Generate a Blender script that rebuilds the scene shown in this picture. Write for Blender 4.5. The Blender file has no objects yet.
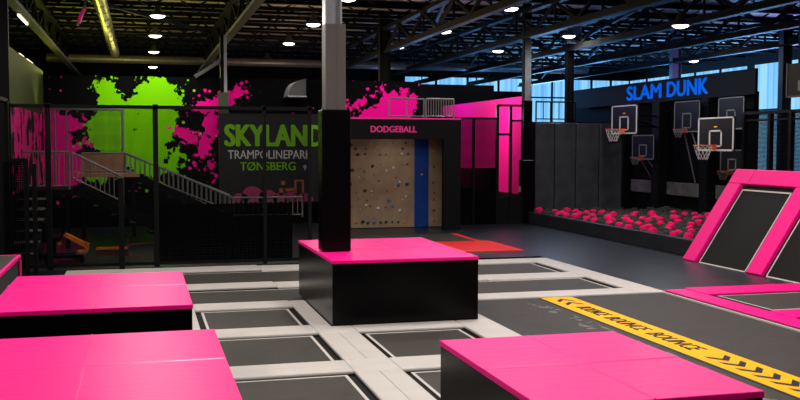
import bpy, bmesh, math, random
from mathutils import Vector, Matrix
random.seed(7)
sc = bpy.context.scene
COL = sc.collection
PI = math.pi

# ------------------------------------------------------------------ materials
def s2l(c):
    return tuple((v/12.92 if v <= .04045 else ((v+.055)/1.055)**2.4) for v in (x/255 for x in c))

def mat(name, rgb, rough=.5, metal=0, spec=.5, noise=0, nscale=8, bump=0, bscale=60, lin=False, stretch=None, coat=0, emit=0, alpha=None):
    m = bpy.data.materials.new(name); m.use_nodes = True
    nt = m.node_tree; b = nt.nodes['Principled BSDF']
    c = rgb if lin else s2l(rgb)
    b.inputs['Base Color'].default_value = (*c, 1)
    b.inputs['Roughness'].default_value = rough
    b.inputs['Metallic'].default_value = metal
    b.inputs['Specular IOR Level'].default_value = spec
    b.inputs['Coat Weight'].default_value = coat
    if emit:
        b.inputs['Emission Color'].default_value = (*c, 1); b.inputs['Emission Strength'].default_value = emit
    if noise or bump:
        tc = nt.nodes.new('ShaderNodeTexCoord'); mp = nt.nodes.new('ShaderNodeMapping')
        nt.links.new(tc.outputs['Object'], mp.inputs[0])
        if stretch: mp.inputs['Scale'].default_value = stretch
    if noise:
        n = nt.nodes.new('ShaderNodeTexNoise'); n.inputs['Scale'].default_value = nscale; n.inputs['Detail'].default_value = 6
        nt.links.new(mp.outputs[0], n.inputs['Vector'])
        r = nt.nodes.new('ShaderNodeValToRGB')
        r.color_ramp.elements[0].position = .3; r.color_ramp.elements[1].position = .7
        r.color_ramp.elements[0].color = (*[v*(1-noise) for v in c], 1)
        r.color_ramp.elements[1].color = (*[min(1, v*(1+noise)) for v in c], 1)
        nt.links.new(n.outputs['Fac'], r.inputs[0]); nt.links.new(r.outputs[0], b.inputs['Base Color'])
    if bump:
        n = nt.nodes.new('ShaderNodeTexNoise'); n.inputs['Scale'].default_value = bscale; n.inputs['Detail'].default_value = 3
        nt.links.new(mp.outputs[0], n.inputs['Vector'])
        bp = nt.nodes.new('ShaderNodeBump'); bp.inputs['Strength'].default_value = bump; bp.inputs['Distance'].default_value = .02
        nt.links.new(n.outputs['Fac'], bp.inputs['Height']); nt.links.new(bp.outputs[0], b.inputs['Normal'])
    return m

M = {}
M['pink'] = mat('pink vinyl', (.86, .004, .215), .42, lin=True, bump=.14, bscale=5, stretch=(1, 3.5, 1), spec=.13)
M['pinkedge'] = mat('pink vinyl edge', (.80, .004, .21), .4, lin=True, spec=.2)
M['welt_highlight'] = mat('pink welt', (.90, .04, .30), .3, lin=True, spec=.5)  # lighter than the mats: the seam highlight is put into the colour
M['black'] = mat('black vinyl', (.0016, .0016, .0018), .24, lin=True, bump=.08, bscale=3, spec=.12)
M['blackmatte'] = mat('black matte', (.0022, .0022, .0025), .6, lin=True, spec=.12)
M['blackpad'] = mat('blue black padding', (.015, .017, .022), .42, lin=True, noise=.3, nscale=3, bump=.1, bscale=4, spec=.35)
M['greypad'] = mat('dark grey padding', (.030, .032, .038), .45, lin=True, noise=.35, nscale=2.5, bump=.1, bscale=4, spec=.3)
M['white'] = mat('off white vinyl', (.50, .462, .43), .5, lin=True, noise=.05, nscale=3, bump=.08, bscale=6, spec=.3)
M['whiteline'] = mat('white webbing', (.50, .46, .42), .6, lin=True)
M['bed'] = mat('trampoline bed', (.040, .034, .029), .6, spec=.25, lin=True, noise=.22, nscale=5, stretch=(.6, 4, 1), bump=.25, bscale=160)
M['gap'] = mat('spring cover', (.004, .004, .004), .7, lin=True, spec=.15)
M['floor'] = mat('dark rubber floor', (.011, .0138, .0195), .34, lin=True, spec=.28, noise=.35, nscale=1.6, bump=.12, bscale=30)
M['wall'] = mat('dark wall paint', (.0035, .0035, .004), .6, lin=True, spec=.04)
M['steel'] = mat('dark painted steel', (.0028, .0028, .0032), .6, lin=True, spec=.05)
M['steelbrown'] = mat('primer brown steel', (.036, .029, .023), .55, metal=0, lin=True, noise=.25, nscale=3)
M['galv'] = mat('galvanised steel', (.24, .24, .25), .35, metal=.7, lin=True, noise=.15, nscale=6)
M['rail'] = mat('grey railing steel', (.19, .185, .185), .45, metal=.3, lin=True)
M['taupe'] = mat('taupe column cover', (.088, .078, .070), .55, lin=True, noise=.06, nscale=4)
M['duct'] = mat('duct metal', (.07, .06, .058), .4, metal=.3, lin=True, noise=.2, nscale=5)
M['yellow'] = mat('yellow stripe', (.88, .42, .001), .6, lin=True, noise=.04, nscale=6, spec=.12)
M['navy'] = mat('navy print', (.010, .011, .024), .6, lin=True, spec=.15)
M['red'] = mat('red mat', (.80, .024, .022), .55, spec=.12, lin=True, noise=.15, nscale=3, bump=.1, bscale=20)
M['plywood'] = mat('climbing plywood', (.26, .18, .115), .7, lin=True, spec=.2, noise=.18, nscale=2.5)
M['blue'] = mat('blue panel', (.004, .035, .21), .6, spec=.15, lin=True, noise=.12, nscale=3)
M['orange'] = mat('orange paint', (.95, .22, .012), .45, lin=True)
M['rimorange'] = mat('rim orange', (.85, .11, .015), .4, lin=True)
M['rimdim'] = mat('shaded rim orange', (.40, .06, .015), .6, lin=True)  # rim orange darkened, shade on the rear hoops put into the colour
M['glass'] = mat('smoked acrylic', (.011, .012, .015), .35, lin=True, spec=.06)
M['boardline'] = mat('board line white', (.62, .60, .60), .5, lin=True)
M['boarddim'] = mat('dimmed grey line', (.13, .125, .125), .6, lin=True)  # board line white dimmed in the colour for the shaded rear hoops
M['netcord'] = mat('white cord', (.5, .48, .47), .8, lin=True)
M['foampink'] = mat('pink foam', (.85, .006, .12), .85, lin=True, spec=.1)
M['foamgrey'] = mat('charcoal foam', (.042, .039, .040), .9, lin=True, spec=.1)
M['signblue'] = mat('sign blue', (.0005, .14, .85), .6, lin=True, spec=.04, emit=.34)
M['signpink'] = mat('sign pink', (.75, .012, .25), .5, lin=True, emit=.10)
M['signgreen'] = mat('sign green', (.15, .38, .010), .6, lin=True, spec=.1)
M['signwhite'] = mat('sign grey', (.45, .44, .45), .6, lin=True)
M['banner'] = mat('banner cloth', (.018, .018, .019), .7, lin=True, spec=.15)
M['wood'] = mat('worn wood', (.32, .165, .09), .65, lin=True, noise=.25, nscale=4, stretch=(1, 6, 1))
M['green'] = mat('olive plaster', (.085, .10, .025), .7, lin=True, noise=.1, nscale=1)
M['pinkwall'] = mat('pink wall paint', (.86, .004, .25), .6, lin=True, spec=.1)
M['tread'] = mat('grey nosing', (.16, .155, .15), .6, lin=True)
M['lampmetal'] = mat('lamp housing', (.05, .05, .05), .4, metal=.5, lin=True)

def emat(name, col, s):
    m = bpy.data.materials.new(name); m.use_nodes = True; nt = m.node_tree
    nt.nodes.clear(); o = nt.nodes.new('ShaderNodeOutputMaterial'); e = nt.nodes.new('ShaderNodeEmission')
    e.inputs[0].default_value = (*col, 1); e.inputs[1].default_value = s
    nt.links.new(e.outputs[0], o.inputs[0]); return m
M['lampglow'] = emat('lamp glow', (1, .93, .85), 7)
M['tubeglow'] = emat('tube glow', (1, .80, .55), 2.5)

def window_mat(name, strength):
    m = bpy.data.materials.new(name); m.use_nodes = True; nt = m.node_tree; nt.nodes.clear()
    o = nt.nodes.new('ShaderNodeOutputMaterial'); e = nt.nodes.new('ShaderNodeEmission')
    tc = nt.nodes.new('ShaderNodeTexCoord'); n = nt.nodes.new('ShaderNodeTexNoise'); n.inputs['Scale'].default_value = 1.0
    mp = nt.nodes.new('ShaderNodeMapping'); mp.inputs['Scale'].default_value = (5, 5, .12); nt.links.new(tc.outputs['Object'], mp.inputs[0])
    r = nt.nodes.new('ShaderNodeValToRGB')
    r.color_ramp.elements[0].color = (.10, .38, .78, 1); r.color_ramp.elements[1].color = (.30, .66, 1.0, 1)
    r.color_ramp.elements[0].position = .3; r.color_ramp.elements[1].position = .65
    nt.links.new(mp.outputs[0], n.inputs['Vector']); nt.links.new(n.outputs['Fac'], r.inputs[0])
    nt.links.new(r.outputs[0], e.inputs[0]); e.inputs[1].default_value = strength
    nt.links.new(e.outputs[0], o.inputs[0]); return m
M['daylight'] = window_mat('daylit polycarbonate', 1.15)

def net_mat(name, col, cell, wire, axes='XZ', rough=.8, diag=False):
    """a knotted net: opaque cords on a square grid, open between"""
    m = bpy.data.materials.new(name); m.use_nodes = True; nt = m.node_tree
    b = nt.nodes['Principled BSDF']; b.inputs['Base Color'].default_value = (*col, 1); b.inputs['Roughness'].default_value = rough; b.inputs['Specular IOR Level'].default_value = 0
    out = nt.nodes['Material Output']
    tc = nt.nodes.new('ShaderNodeTexCoord'); sp = nt.nodes.new('ShaderNodeSeparateXYZ')
    nt.links.new(tc.outputs['Object'], sp.inputs[0])
    def mth(op, a, v=None):
        n = nt.nodes.new('ShaderNodeMath'); n.operation = op
        for i, q in enumerate((a, v)):
            if q is None: continue
            if isinstance(q, (int, float)): n.inputs[i].default_value = q
            else: nt.links.new(q, n.inputs[i])
        return n.outputs[0]
    u, v = sp.outputs[axes[0]], sp.outputs[axes[1]]
    if diag: u, v = mth('ADD', u, v), mth('SUBTRACT', u, v)
    h = None
    for q in (u, v):
        f = mth('FRACT', mth('DIVIDE', q, cell))
        l = mth('LESS_THAN', f, wire/cell)
        h = l if h is None else mth('MAXIMUM', h, l)
    tr = nt.nodes.new('ShaderNodeBsdfTransparent'); mx = nt.nodes.new('ShaderNodeMixShader')
    nt.links.new(h, mx.inputs[0]); nt.links.new(tr.outputs[0], mx.inputs[1]); nt.links.new(b.outputs[0], mx.inputs[2])
    nt.links.new(mx.outputs[0], out.inputs[0]); return m
M['net'] = net_mat('black fence net', (.003, .003, .003), .020, .0056)
M['netY'] = net_mat('black side net', (.010, .010, .010), .05, .022, 'YZ', diag=True)
M['screen'] = net_mat('dense black screen', (.0022, .0022, .0024), .032, .025)
M['netdense'] = net_mat('dense black net', (.003, .003, .0035), .032, .017)
M['netYdense'] = net_mat('dense side net', (.004, .004, .005), .03, .018, 'YZ')

def mural_mat():
    """black wall painted with green and pink splashes; x,z of the wall plane are the paint coordinates"""
    m = bpy.data.materials.new('splash mural'); m.use_nodes = True; nt = m.node_tree
    b = nt.nodes['Principled BSDF']; b.inputs['Roughness'].default_value = .7; b.inputs['Specular IOR Level'].default_value = .02
    geo = nt.nodes.new('ShaderNodeTexCoord')
    flat = nt.nodes.new('ShaderNodeVectorMath'); flat.operation = 'MULTIPLY'; flat.inputs[1].default_value = (1, 0, 1)
    nt.links.new(geo.outputs['Object'], flat.inputs[0])
    P = flat.outputs[0]
    def mth(op, *a):
        n = nt.nodes.new('ShaderNodeMath'); n.operation = op
        for i, q in enumerate(a):
            if isinstance(q, (int, float)): n.inputs[i].default_value = q
            else: nt.links.new(q, n.inputs[i])
        return n.outputs[0]
    def noise(scale, detail, off):
        add = nt.nodes.new('ShaderNodeVectorMath'); add.operation = 'ADD'; add.inputs[1].default_value = (off, 0, off*1.7)
        nt.links.new(P, add.inputs[0])
        n = nt.nodes.new('ShaderNodeTexNoise'); n.inputs['Scale'].default_value = scale; n.inputs['Detail'].default_value = detail
        n.inputs['Roughness'].default_value = .62
        nt.links.new(add.outputs[0], n.inputs['Vector']); return n.outputs['Fac']
    def splash(circles, off, amp, holes):
        d = None
        for (x, z, r, sx, sz, rot) in circles:
            mp = nt.nodes.new('ShaderNodeMapping'); mp.vector_type = 'TEXTURE'
            mp.inputs['Location'].default_value = (x, 0, z); mp.inputs['Scale'].default_value = (sx, 1, sz)
            mp.inputs['Rotation'].default_value = (0, rot, 0)
            nt.links.new(P, mp.inputs[0])
            ln = nt.nodes.new('ShaderNodeVectorMath'); ln.operation = 'LENGTH'; nt.links.new(mp.outputs[0], ln.inputs[0])
            q = mth('SUBTRACT', ln.outputs['Value'], r)
            d = q if d is None else mth('MINIMUM', d, q)
        # ragged rim: the roughness grows towards and past the rim, the heart stays solid
        far = mth('MINIMUM', mth('MAXIMUM', mth('ADD', d, .45), 0.12), 1.0)
        n1 = mth('MULTIPLY', mth('SUBTRACT', noise(2.3, 2, off), .5), amp)
        n2 = mth('MULTIPLY', mth('SUBTRACT', noise(6.0, 4, off+3), .5), amp*1.5)
        dd = mth('ADD', d, mth('MULTIPLY', mth('ADD', n1, n2), mth('MULTIPLY', far, 2.2)))
        body = mth('LESS_THAN', dd, 0.0)
        vo = nt.nodes.new('ShaderNodeTexVoronoi'); vo.inputs['Scale'].default_value = 6.5
        nt.links.new(P, vo.inputs['Vector'])
        rnd = nt.nodes.new('ShaderNodeSeparateColor'); nt.links.new(vo.outputs['Color'], rnd.inputs[0])
        size = mth('SUBTRACT', mth('MULTIPLY', mth('POWER', rnd.outputs[0], 2.2), .50), mth('MULTIPLY', mth('MAXIMUM', d, 0.0), .30))
        keep = mth('GREATER_THAN', rnd.outputs[1 if off < 5 else 2], .35)
        sp = mth('MULTIPLY', mth('LESS_THAN', vo.outputs['Distance'], size), keep)
        hole = mth('LESS_THAN', noise(3.4, 5, off+20), holes)
        return mth('MAXIMUM', mth('MULTIPLY', body, mth('SUBTRACT', 1, hole)), sp)
    green = splash([(.47, 3.72, .62, 1, 1, 0), (.2, 3.25, .75, 1.1, .8, 0), (-.80, 3.50, .42, 1, 1, 0), (-.95, 3.95, .28, 1, 1, 0), (-.85, 2.75, .62, 1, 1.1, 0), (.1, 2.7, .75, 1, 1, 0), (.15, 2.1, .55, 1, 1.2, 0),
                    (.45, 1.75, .22, 1, 1.4, 0), (-.5, 2.0, .35, 1.4, .8, 0), (.9, 1.9, .18, 1, 2, .4), (-1.2, 1.5, .25, 1.6, .8, 0)], 2.0, .55, .33)
    pink = splash([(-2.7, 2.5, .8, 1, 1.3, 0), (-2.0, 2.95, .25, 1.6, 1, 0), (-1.4, 2.45, .11, 5, 1, -.15), (-2.2, 1.6, .6, 1.3, 1, 0),
                   (1.25, 2.70, .17, 3.2, 1, .55), (1.85, 2.35, .22, .9, 1.6, .2), (2.0, 3.0, .27, .8, 1.6, 0), (2.0, 1.75, .13, .9, 1.6, 0), (1.5, 1.75, .06, 1, 1, 0), (2.35, 3.72, .20, 3.0, 1, -.38), (1.95, 3.5, .3, 1.6, .6, 0),
                   (7.6, 3.35, .62, 1, 1, 0), (7.55, 3.5, .5, 1, 1, 0), (7.0, 3.3, .35, 1.4, .8, 0), (6.6, 3.72, .10, 4, .8, -.35), (8.1, 3.7, .2, 1, 1.6, .6), (7.2, 4.1, .09, 1, 3, -.4), (7.9, 4.05, .09, 1, 3, .4)], 7.3, .50, .335)
    mx1 = nt.nodes.new('ShaderNodeMix'); mx1.data_type = 'RGBA'
    mx1.inputs[6].default_value = (.003, .003, .0034, 1); mx1.inputs[7].default_value = (.86, .004, .27, 1)
    nt.links.new(pink, mx1.inputs[0])
    mx2 = nt.nodes.new('ShaderNodeMix'); mx2.data_type = 'RGBA'; mx2.inputs[7].default_value = (.17, .55, .002, 1)
    nt.links.new(green, mx2.inputs[0]); nt.links.new(mx1.outputs[2], mx2.inputs[6])
    nt.links.new(mx2.outputs[2], b.inputs['Base Color'])
    return m
M['mural'] = mural_mat()
def side_mat():
    m = mat('olive wall, pink splashed below', (.075, .088, .022), .7, lin=True, spec=.15); nt = m.node_tree; b = nt.nodes['Principled BSDF']
    tc = nt.nodes.new('ShaderNodeTexCoord'); sp = nt.nodes.new('ShaderNodeSeparateXYZ'); nt.links.new(tc.outputs['Object'], sp.inputs[0])
    n = nt.nodes.new('ShaderNodeTexNoise'); n.inputs['Scale'].default_value = 1.6; n.inputs['Detail'].default_value = 6; nt.links.new(tc.outputs['Object'], n.inputs['Vector'])
    r = nt.nodes.new('ShaderNodeValToRGB'); r.color_ramp.interpolation = 'CONSTANT'
    r.color_ramp.elements[0].color = (.004, .004, .004, 1); r.color_ramp.elements[1].color = (.86, .004, .25, 1); r.color_ramp.elements[1].position = .48
    nt.links.new(n.outputs['Fac'], r.inputs[0])
    lo = nt.nodes.new('ShaderNodeMath'); lo.operation = 'LESS_THAN'; lo.inputs[1].default_value = 3.22; nt.links.new(sp.outputs['Z'], lo.inputs[0])
    mx = nt.nodes.new('ShaderNodeMix'); mx.data_type = 'RGBA'; mx.inputs[6].default_value = (.034, .041, .009, 1)
    dn = nt.nodes.new('ShaderNodeMath'); dn.operation = 'GREATER_THAN'; dn.inputs[1].default_value = 1.32; nt.links.new(sp.outputs['Z'], dn.inputs[0])
    bk = nt.nodes.new('ShaderNodeMix'); bk.data_type = 'RGBA'; bk.inputs[6].default_value = (.004, .004, .004, 1); nt.links.new(dn.outputs[0], bk.inputs[0]); nt.links.new(r.outputs[0], bk.inputs[7])
    nt.links.new(lo.outputs[0], mx.inputs[0]); nt.links.new(bk.outputs[2], mx.inputs[7]); nt.links.new(mx.outputs[2], b.inputs['Base Color']); return m

def ceiling_mat():
    m = mat('roof deck', (.085, .065, .048), .7, lin=True)
    nt = m.node_tree; b = nt.nodes['Principled BSDF']
    tc = nt.nodes.new('ShaderNodeTexCoord')
    w = nt.nodes.new('ShaderNodeTexBrick'); w.inputs['Scale'].default_value = 1
    w.inputs['Color1'].default_value = (.34, .28, .22, 1); w.inputs['Color2'].default_value = (.22, .18, .14, 1); w.inputs['Mortar'].default_value = (.05, .04, .03, 1)
    w.inputs['Brick Width'].default_value = 2.5; w.inputs['Row Height'].default_value = .45; w.inputs['Mortar Size'].default_value = .03
    nt.links.new(tc.outputs['Object'], w.inputs['Vector']); nt.links.new(w.outputs['Color'], b.inputs['Base Color'])
    return m
M['ceiling'] = ceiling_mat()

def runway_mat():
    m = mat('runway bed', (.036, .031, .028), .6, spec=.25, lin=True, noise=.2, nscale=5, stretch=(.6, 3, 1), bump=.25, bscale=160)
    nt = m.node_tree; b = nt.nodes['Principled BSDF']
    base = b.inputs['Base Color'].links[0].from_socket
    tc = nt.nodes.new('ShaderNodeTexCoord'); n = nt.nodes.new('ShaderNodeTexNoise'); n.inputs['Scale'].default_value = 5; n.inputs['Detail'].default_value = 5
    sp = nt.nodes.new('ShaderNodeSeparateXYZ'); nt.links.new(tc.outputs['Object'], sp.inputs[0]); nt.links.new(tc.outputs['Object'], n.inputs['Vector'])
    def mth(op, *a):
        q = nt.nodes.new('ShaderNodeMath'); q.operation = op
        for i, v in enumerate(a):
            if isinstance(v, (int, float)): q.inputs[i].default_value = v
            else: nt.links.new(v, q.inputs[i])
        return q.outputs[0]
    near = mth('LESS_THAN', mth('ABSOLUTE', mth('SUBTRACT', sp.outputs['X'], CHALK_X)), .14)
    f = mth('MULTIPLY', near, mth('MULTIPLY', mth('GREATER_THAN', n.outputs['Fac'], .57), .45))
    mx = nt.nodes.new('ShaderNodeMix'); mx.data_type = 'RGBA'; mx.inputs[7].default_value = (.32, .28, .25, 1)
    nt.links.new(f, mx.inputs[0]); nt.links.new(base, mx.inputs[6]); nt.links.new(mx.outputs[2], b.inputs['Base Color'])
    return m
CHALK_X = -.58
M['runway'] = runway_mat()

# ------------------------------------------------------------------ mesh helpers
class MB:
    def __init__(s): s.bm = bmesh.new()
    def box(s, x0, x1, y0, y1, z0, z1, bev=0, seg=2, mtx=None):
        t = bmesh.new(); bmesh.ops.create_cube(t, size=1)
        for v in t.verts:
            v.co = Vector(((x0+x1)/2+v.co.x*(x1-x0), (y0+y1)/2+v.co.y*(y1-y0), (z0+z1)/2+v.co.z*(z1-z0)))
        if bev: bmesh.ops.bevel(t, geom=list(t.edges), offset=bev, segments=seg, affect='EDGES', profile=.5)
        s._add(t, mtx); return s
    def _add(s, t, mtx=None):
        if mtx is not None: bmesh.ops.transform(t, matrix=mtx, verts=t.verts)
        me = bpy.data.meshes.new('tmp'); t.to_mesh(me); t.free(); s.bm.from_mesh(me); bpy.data.meshes.remove(me)
    def tube(s, a, b, r, seg=10, r2=None):
        a, b = Vector(a), Vector(b); d = b-a
        t = bmesh.new(); bmesh.ops.create_cone(t, cap_ends=True, segments=seg, radius1=r, radius2=r if r2 is None else r2, depth=d.length)
        s._add(t, Matrix.Translation((a+b)/2) @ d.to_track_quat('Z', 'Y').to_matrix().to_4x4()); return s
    def bar(s, a, b, w, h=None):
        """rectangular bar from a to b"""
        a, b = Vector(a), Vector(b); d = b-a; h = h or w
        t = bmesh.new(); bmesh.ops.create_cube(t, size=1)
        for v in t.verts: v.co = Vector((v.co.x*w, v.co.y*h, v.co.z*d.length))
        s._add(t, Matrix.Translation((a+b)/2) @ d.to_track_quat('Z', 'Y').to_matrix().to_4x4()); return s
    def path(s, pts, r, seg=8):
        for a, b in zip(pts, pts[1:]): s.tube(a, b, r, seg)
        return s
    def quad(s, *p):
        s.bm.faces.new([s.bm.verts.new(q) for q in p]); return s
    def prism(s, pts, vec):
        """polygon extruded along vec"""
        t = bmesh.new(); f = t.faces.new([t.verts.new(p) for p in pts])
        r = bmesh.ops.extrude_face_region(t, geom=[f])
        bmesh.ops.translate(t, vec=Vector(vec), verts=[v for v in r['geom'] if isinstance(v, bmesh.types.BMVert)])
        bmesh.ops.recalc_face_normals(t, faces=t.faces); s._add(t); return s
    def lathe(s, prof, c, seg=24):
        vs = []
        for (r, z) in prof:
            vs.append([s.bm.verts.new((c[0]+r*math.cos(2*PI*k/seg), c[1]+r*math.sin(2*PI*k/seg), c[2]+z)) for k in range(seg)])
        for i in range(len(prof)-1):
            for k in range(seg):
                s.bm.faces.new((vs[i][k], vs[i][(k+1) % seg], vs[i+1][(k+1) % seg], vs[i+1][k]))
        return s
    def torus(s, c, R, r, axis='Z', a0=0, a1=2*PI, seg=28, ns=8):
        pts = []
        for k in range(seg+1):
            a = a0+(a1-a0)*k/seg
            p = {'Z': (R*math.cos(a), R*math.sin(a), 0), 'X': (0, R*math.cos(a), R*math.sin(a)), 'Y': (R*math.cos(a), 0, R*math.sin(a))}[axis]
            pts.append(Vector(c)+Vector(p))
        return s.path(pts, r, ns)
    def frame(s, x0, x1, y0, y1, z, w, t=.004):
        """flat rectangular border lying on the ground"""
        s.box(x0, x1, y0, y0+w, z, z+t); s.box(x0, x1, y1-w, y1, z, z+t)
        s.box(x0, x0+w, y0+w, y1-w, z, z+t); s.box(x1-w, x1, y0+w, y1-w, z, z+t); return s
    def build(s, name, m, parent=None, loc=None, smooth=False):
        root = parent
        off = Vector((0, 0, 0))
        while root is not None:
            off += root.location; root = root.parent
        if loc is not None: off = off+Vector(loc)
        bmesh.ops.translate(s.bm, vec=-off, verts=s.bm.verts)
        me = bpy.data.meshes.new(name); s.bm.to_mesh(me); s.bm.free()
        if smooth:
            for p in me.polygons: p.use_smooth = True
        o = bpy.data.objects.new(name, me); me.materials.append(M[m] if isinstance(m, str) else m)
        COL.objects.link(o)
        if parent is not None: o.parent = parent
        elif loc is not None: o.location = loc
        return o

def tag(o, label, cat, group=None, kind=None):
    o['label'] = label; o['category'] = cat
    if group: o['group'] = group
    if kind: o['kind'] = kind
    return o
def empty(name, loc, label, cat, group=None):
    o = bpy.data.objects.new(name, None); o.location = loc; o.empty_display_size = .2; COL.objects.link(o)
    return tag(o, label, cat, group)
def struct(o, label=None, cat='building'):
    o['kind'] = 'structure'
    if label: o['label'] = label; o['category'] = cat
    return o
def kids(o): return [c for c in bpy.data.objects if c.parent == o]
def copy_tree(o, parent=None):
    c = o.copy(); COL.objects.link(c)
    if parent is not None: c.parent = parent
    for ch in kids(o): copy_tree(ch, c)
    return c
def text(name, body, m, mtx, width=None, height=None, bold=0, shear=0, parent=None, depth=.01, spacing=1):
    """lettering as a mesh; its left bottom corner at mtx's origin, fitted to width / cap height"""
    cu = bpy.data.curves.new(name, 'FONT'); cu.body = body; cu.shear = shear; cu.extrude = depth; cu.space_character = spacing
    cu.resolution_u = 4
    o = bpy.data.objects.new(name+'_curve', cu); COL.objects.link(o)
    dg = bpy.context.evaluated_depsgraph_get(); dg.update()
    me = bpy.data.meshes.new_from_object(o.evaluated_get(dg))
    bpy.data.objects.remove(o); me.materials.clear(); me.materials.append(M[m])
    xs = [v.co.x for v in me.vertices]; ys = [v.co.y for v in me.vertices]
    x0, x1, y0, y1 = min(xs), max(xs), min(ys), max(ys)
    sx = width/(x1-x0); sy = height/(y1-y0) if height else sx
    for v in me.vertices: v.co = Vector(((v.co.x-x0)*sx, (v.co.y-y0)*sy, v.co.z))
    if bold:
        bm = bmesh.new(); h = (y1-y0)*sy
        for q, (dx, dy) in enumerate(((0, 0), (1, 0), (-1, 0), (0, 1), (0, -1), (.7, .7), (-.7, .7), (.7, -.7), (-.7, -.7))):
            c = me.copy(); c.transform(Matrix.Translation((dx*bold*1.6*h/.7, dy*bold*h/.9, q*.0005))); bm.from_mesh(c); bpy.data.meshes.remove(c)
        bm.to_mesh(me); bm.free()
    me.transform(mtx)
    r = bpy.data.objects.new(name, me); COL.objects.link(r)
    if parent is not None:
        off = Vector(); q = parent
        while q is not None: off += q.location; q = q.parent
        me.transform(Matrix.Translation(-off)); r.parent = parent
    return r
def axes(o, x, y):
    x, y = Vector(x), Vector(y); z = x.cross(y)
    return Matrix(((x.x, y.x, z.x, o[0]), (x.y, y.y, z.y, o[1]), (x.z, y.z, z.z, o[2]), (0, 0, 0, 1)))

# ------------------------------------------------------------------ camera
cam = bpy.data.cameras.new('camera'); co = bpy.data.objects.new('camera', cam); COL.objects.link(co)
R = Vector((.965721344, -.25957352, .001968)); D = Vector((-.0130197, -.0560081, -.9983454)); F = Vector((.2592543, .96409786, -.0574678))
co.matrix_world = Matrix(((R.x, -D.x, -F.x, 0), (R.y, -D.y, -F.y, 0), (R.z, -D.z, -F.z, 2.4), (0, 0, 0, 1)))
cam.sensor_width = 36; cam.lens = 36*961.893/800; cam.clip_end = 200; cam.clip_start = .05
sc.camera = co

# ------------------------------------------------------------------ setting
RX0, RX1, RY0, RY1 = -3.0, 8.30, -4.0, 19.2      # the trampoline field is sunk into the floor
m = MB()
m.quad((RX1, -4, 0), (27, -4, 0), (27, 50, 0), (RX1, 50, 0))
m.quad((-9, RY1, 0), (RX1, RY1, 0), (RX1, 50, 0), (-9, 50, 0))
m.quad((-9, -4, 0), (RX0, -4, 0), (RX0, RY1, 0), (-9, RY1, 0))
m.quad((RX0, RY0, -.3), (RX1, RY0, -.3), (RX1, RY1, -.3), (RX0, RY1, -.3))
m.quad((RX0, RY1, -.3), (RX1, RY1, -.3), (RX1, RY1, 0), (RX0, RY1, 0))
m.quad((RX1, RY0, -.3), (RX1, RY0, 0), (RX1, RY1, 0), (RX1, RY1, -.3))
m.quad((RX0, RY0, -.3), (RX0, RY1, -.3), (RX0, RY1, 0), (RX0, RY0, 0))
struct(m.build('floor', 'floor'), 'dark rubber hall floor', 'floor')
struct(MB().box(-9, 27, -4, 50, 7.0, 7.15).build('ceiling', 'ceiling'), 'brown plank roof deck', 'ceiling')
struct(MB().box(-9.2, -9, -4, 50, 0, 7.1).build('wall_left', 'wall'), 'dark outer wall', 'wall')
struct(MB().box(-9, 27, -4.2, -4, 0, 7.1).build('wall_near', 'wall'), 'dark wall behind the viewer', 'wall')
# far wall with a window band and a tall glazed bay
wf = struct(MB().box(-9, 13.6, 50, 50.2, 0, 7.1).box(13.6, 20.9, 50, 50.2, 0, 5.35).box(13.6, 27, 50, 50.2, 6.05, 7.1)
            .box(20.9, 23.45, 50, 50.2, 0, 2.2).box(23.45, 27, 50, 50.2, 0, 5.3).build('wall_far', 'wall'), 'dark far wall of the hall', 'wall')
def window(n, boxes, bars, label):
    p = struct(MB().box(*boxes).build('window_%d' % n, 'daylight'), label, 'window')
    f = MB()
    for b in bars: f.box(*b)
    f.build('window_frame', 'steel', p)
window(1, (13.6, 20.9, 50.06, 50.1, 5.35, 6.05), [(x, x+.12, 50, 50.06, 5.35, 6.05) for x in (13.6, 15.4, 17.2, 19, 20.75)], 'blue daylit window band above the black parapet')
window(2, (20.9, 23.45, 50.06, 50.1, 2.2, 6.05), [(x, x+.10, 50, 50.06, 2.2, 6.05) for x in (20.9, 22.2, 23.35)]+[(20.9, 23.45, 50, 50.06, z, z+.08) for z in (5.0,)], 'tall blue daylit window beside the grey padded wall')
window(3, (23.45, 27, 50.06, 50.1, 5.3, 6.05), [(x, x+.12, 50, 50.06, 5.3, 6.05) for x in (24.6, 25.8)], 'blue window band above the blue sign')
m = MB().box(27, 27.2, -4, 34.6, 0, 7.1).box(27, 27.2, 34.6, 50, 0, .8).box(27, 27.2, 34.6, 50, 6.05, 7.1).box(27, 27.2, 40.2, 50, .8, 5.3)
m.box(27, 27.2, 38.5, 38.9, .8, 6.05)
struct(m.build('wall_right', 'wall'), 'dark right wall of the hall', 'wall')
window(4, (27.06, 27.1, 36.5, 38.5, .8, 6.05), [(27, 27.06, y, y+.1, .8, 6.05) for y in (36.5, 38.4)]+[(27, 27.06, 36.5, 38.5, 3.95, 4.03)], 'tall blue daylit window behind the right net')
window(5, (27.06, 27.1, 34.6, 36.2, .8, 6.05), [(27, 27.06, 36.1, 36.5, .8, 6.05)], 'blue daylit window behind the hanging black board')
window(6, (27.06, 27.1, 38.9, 50, 5.3, 6.05), [(27, 27.06, y, y+.12, 5.3, 6.05) for y in (41, 43.2, 45.5, 48)], 'blue window band high on the right wall')
window(7, (27.06, 27.1, 38.9, 40.2, .8, 5.3), [(27, 27.06, 39.5, 39.6, .8, 5.3)], 'narrow blue window beside the sign board')
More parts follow.
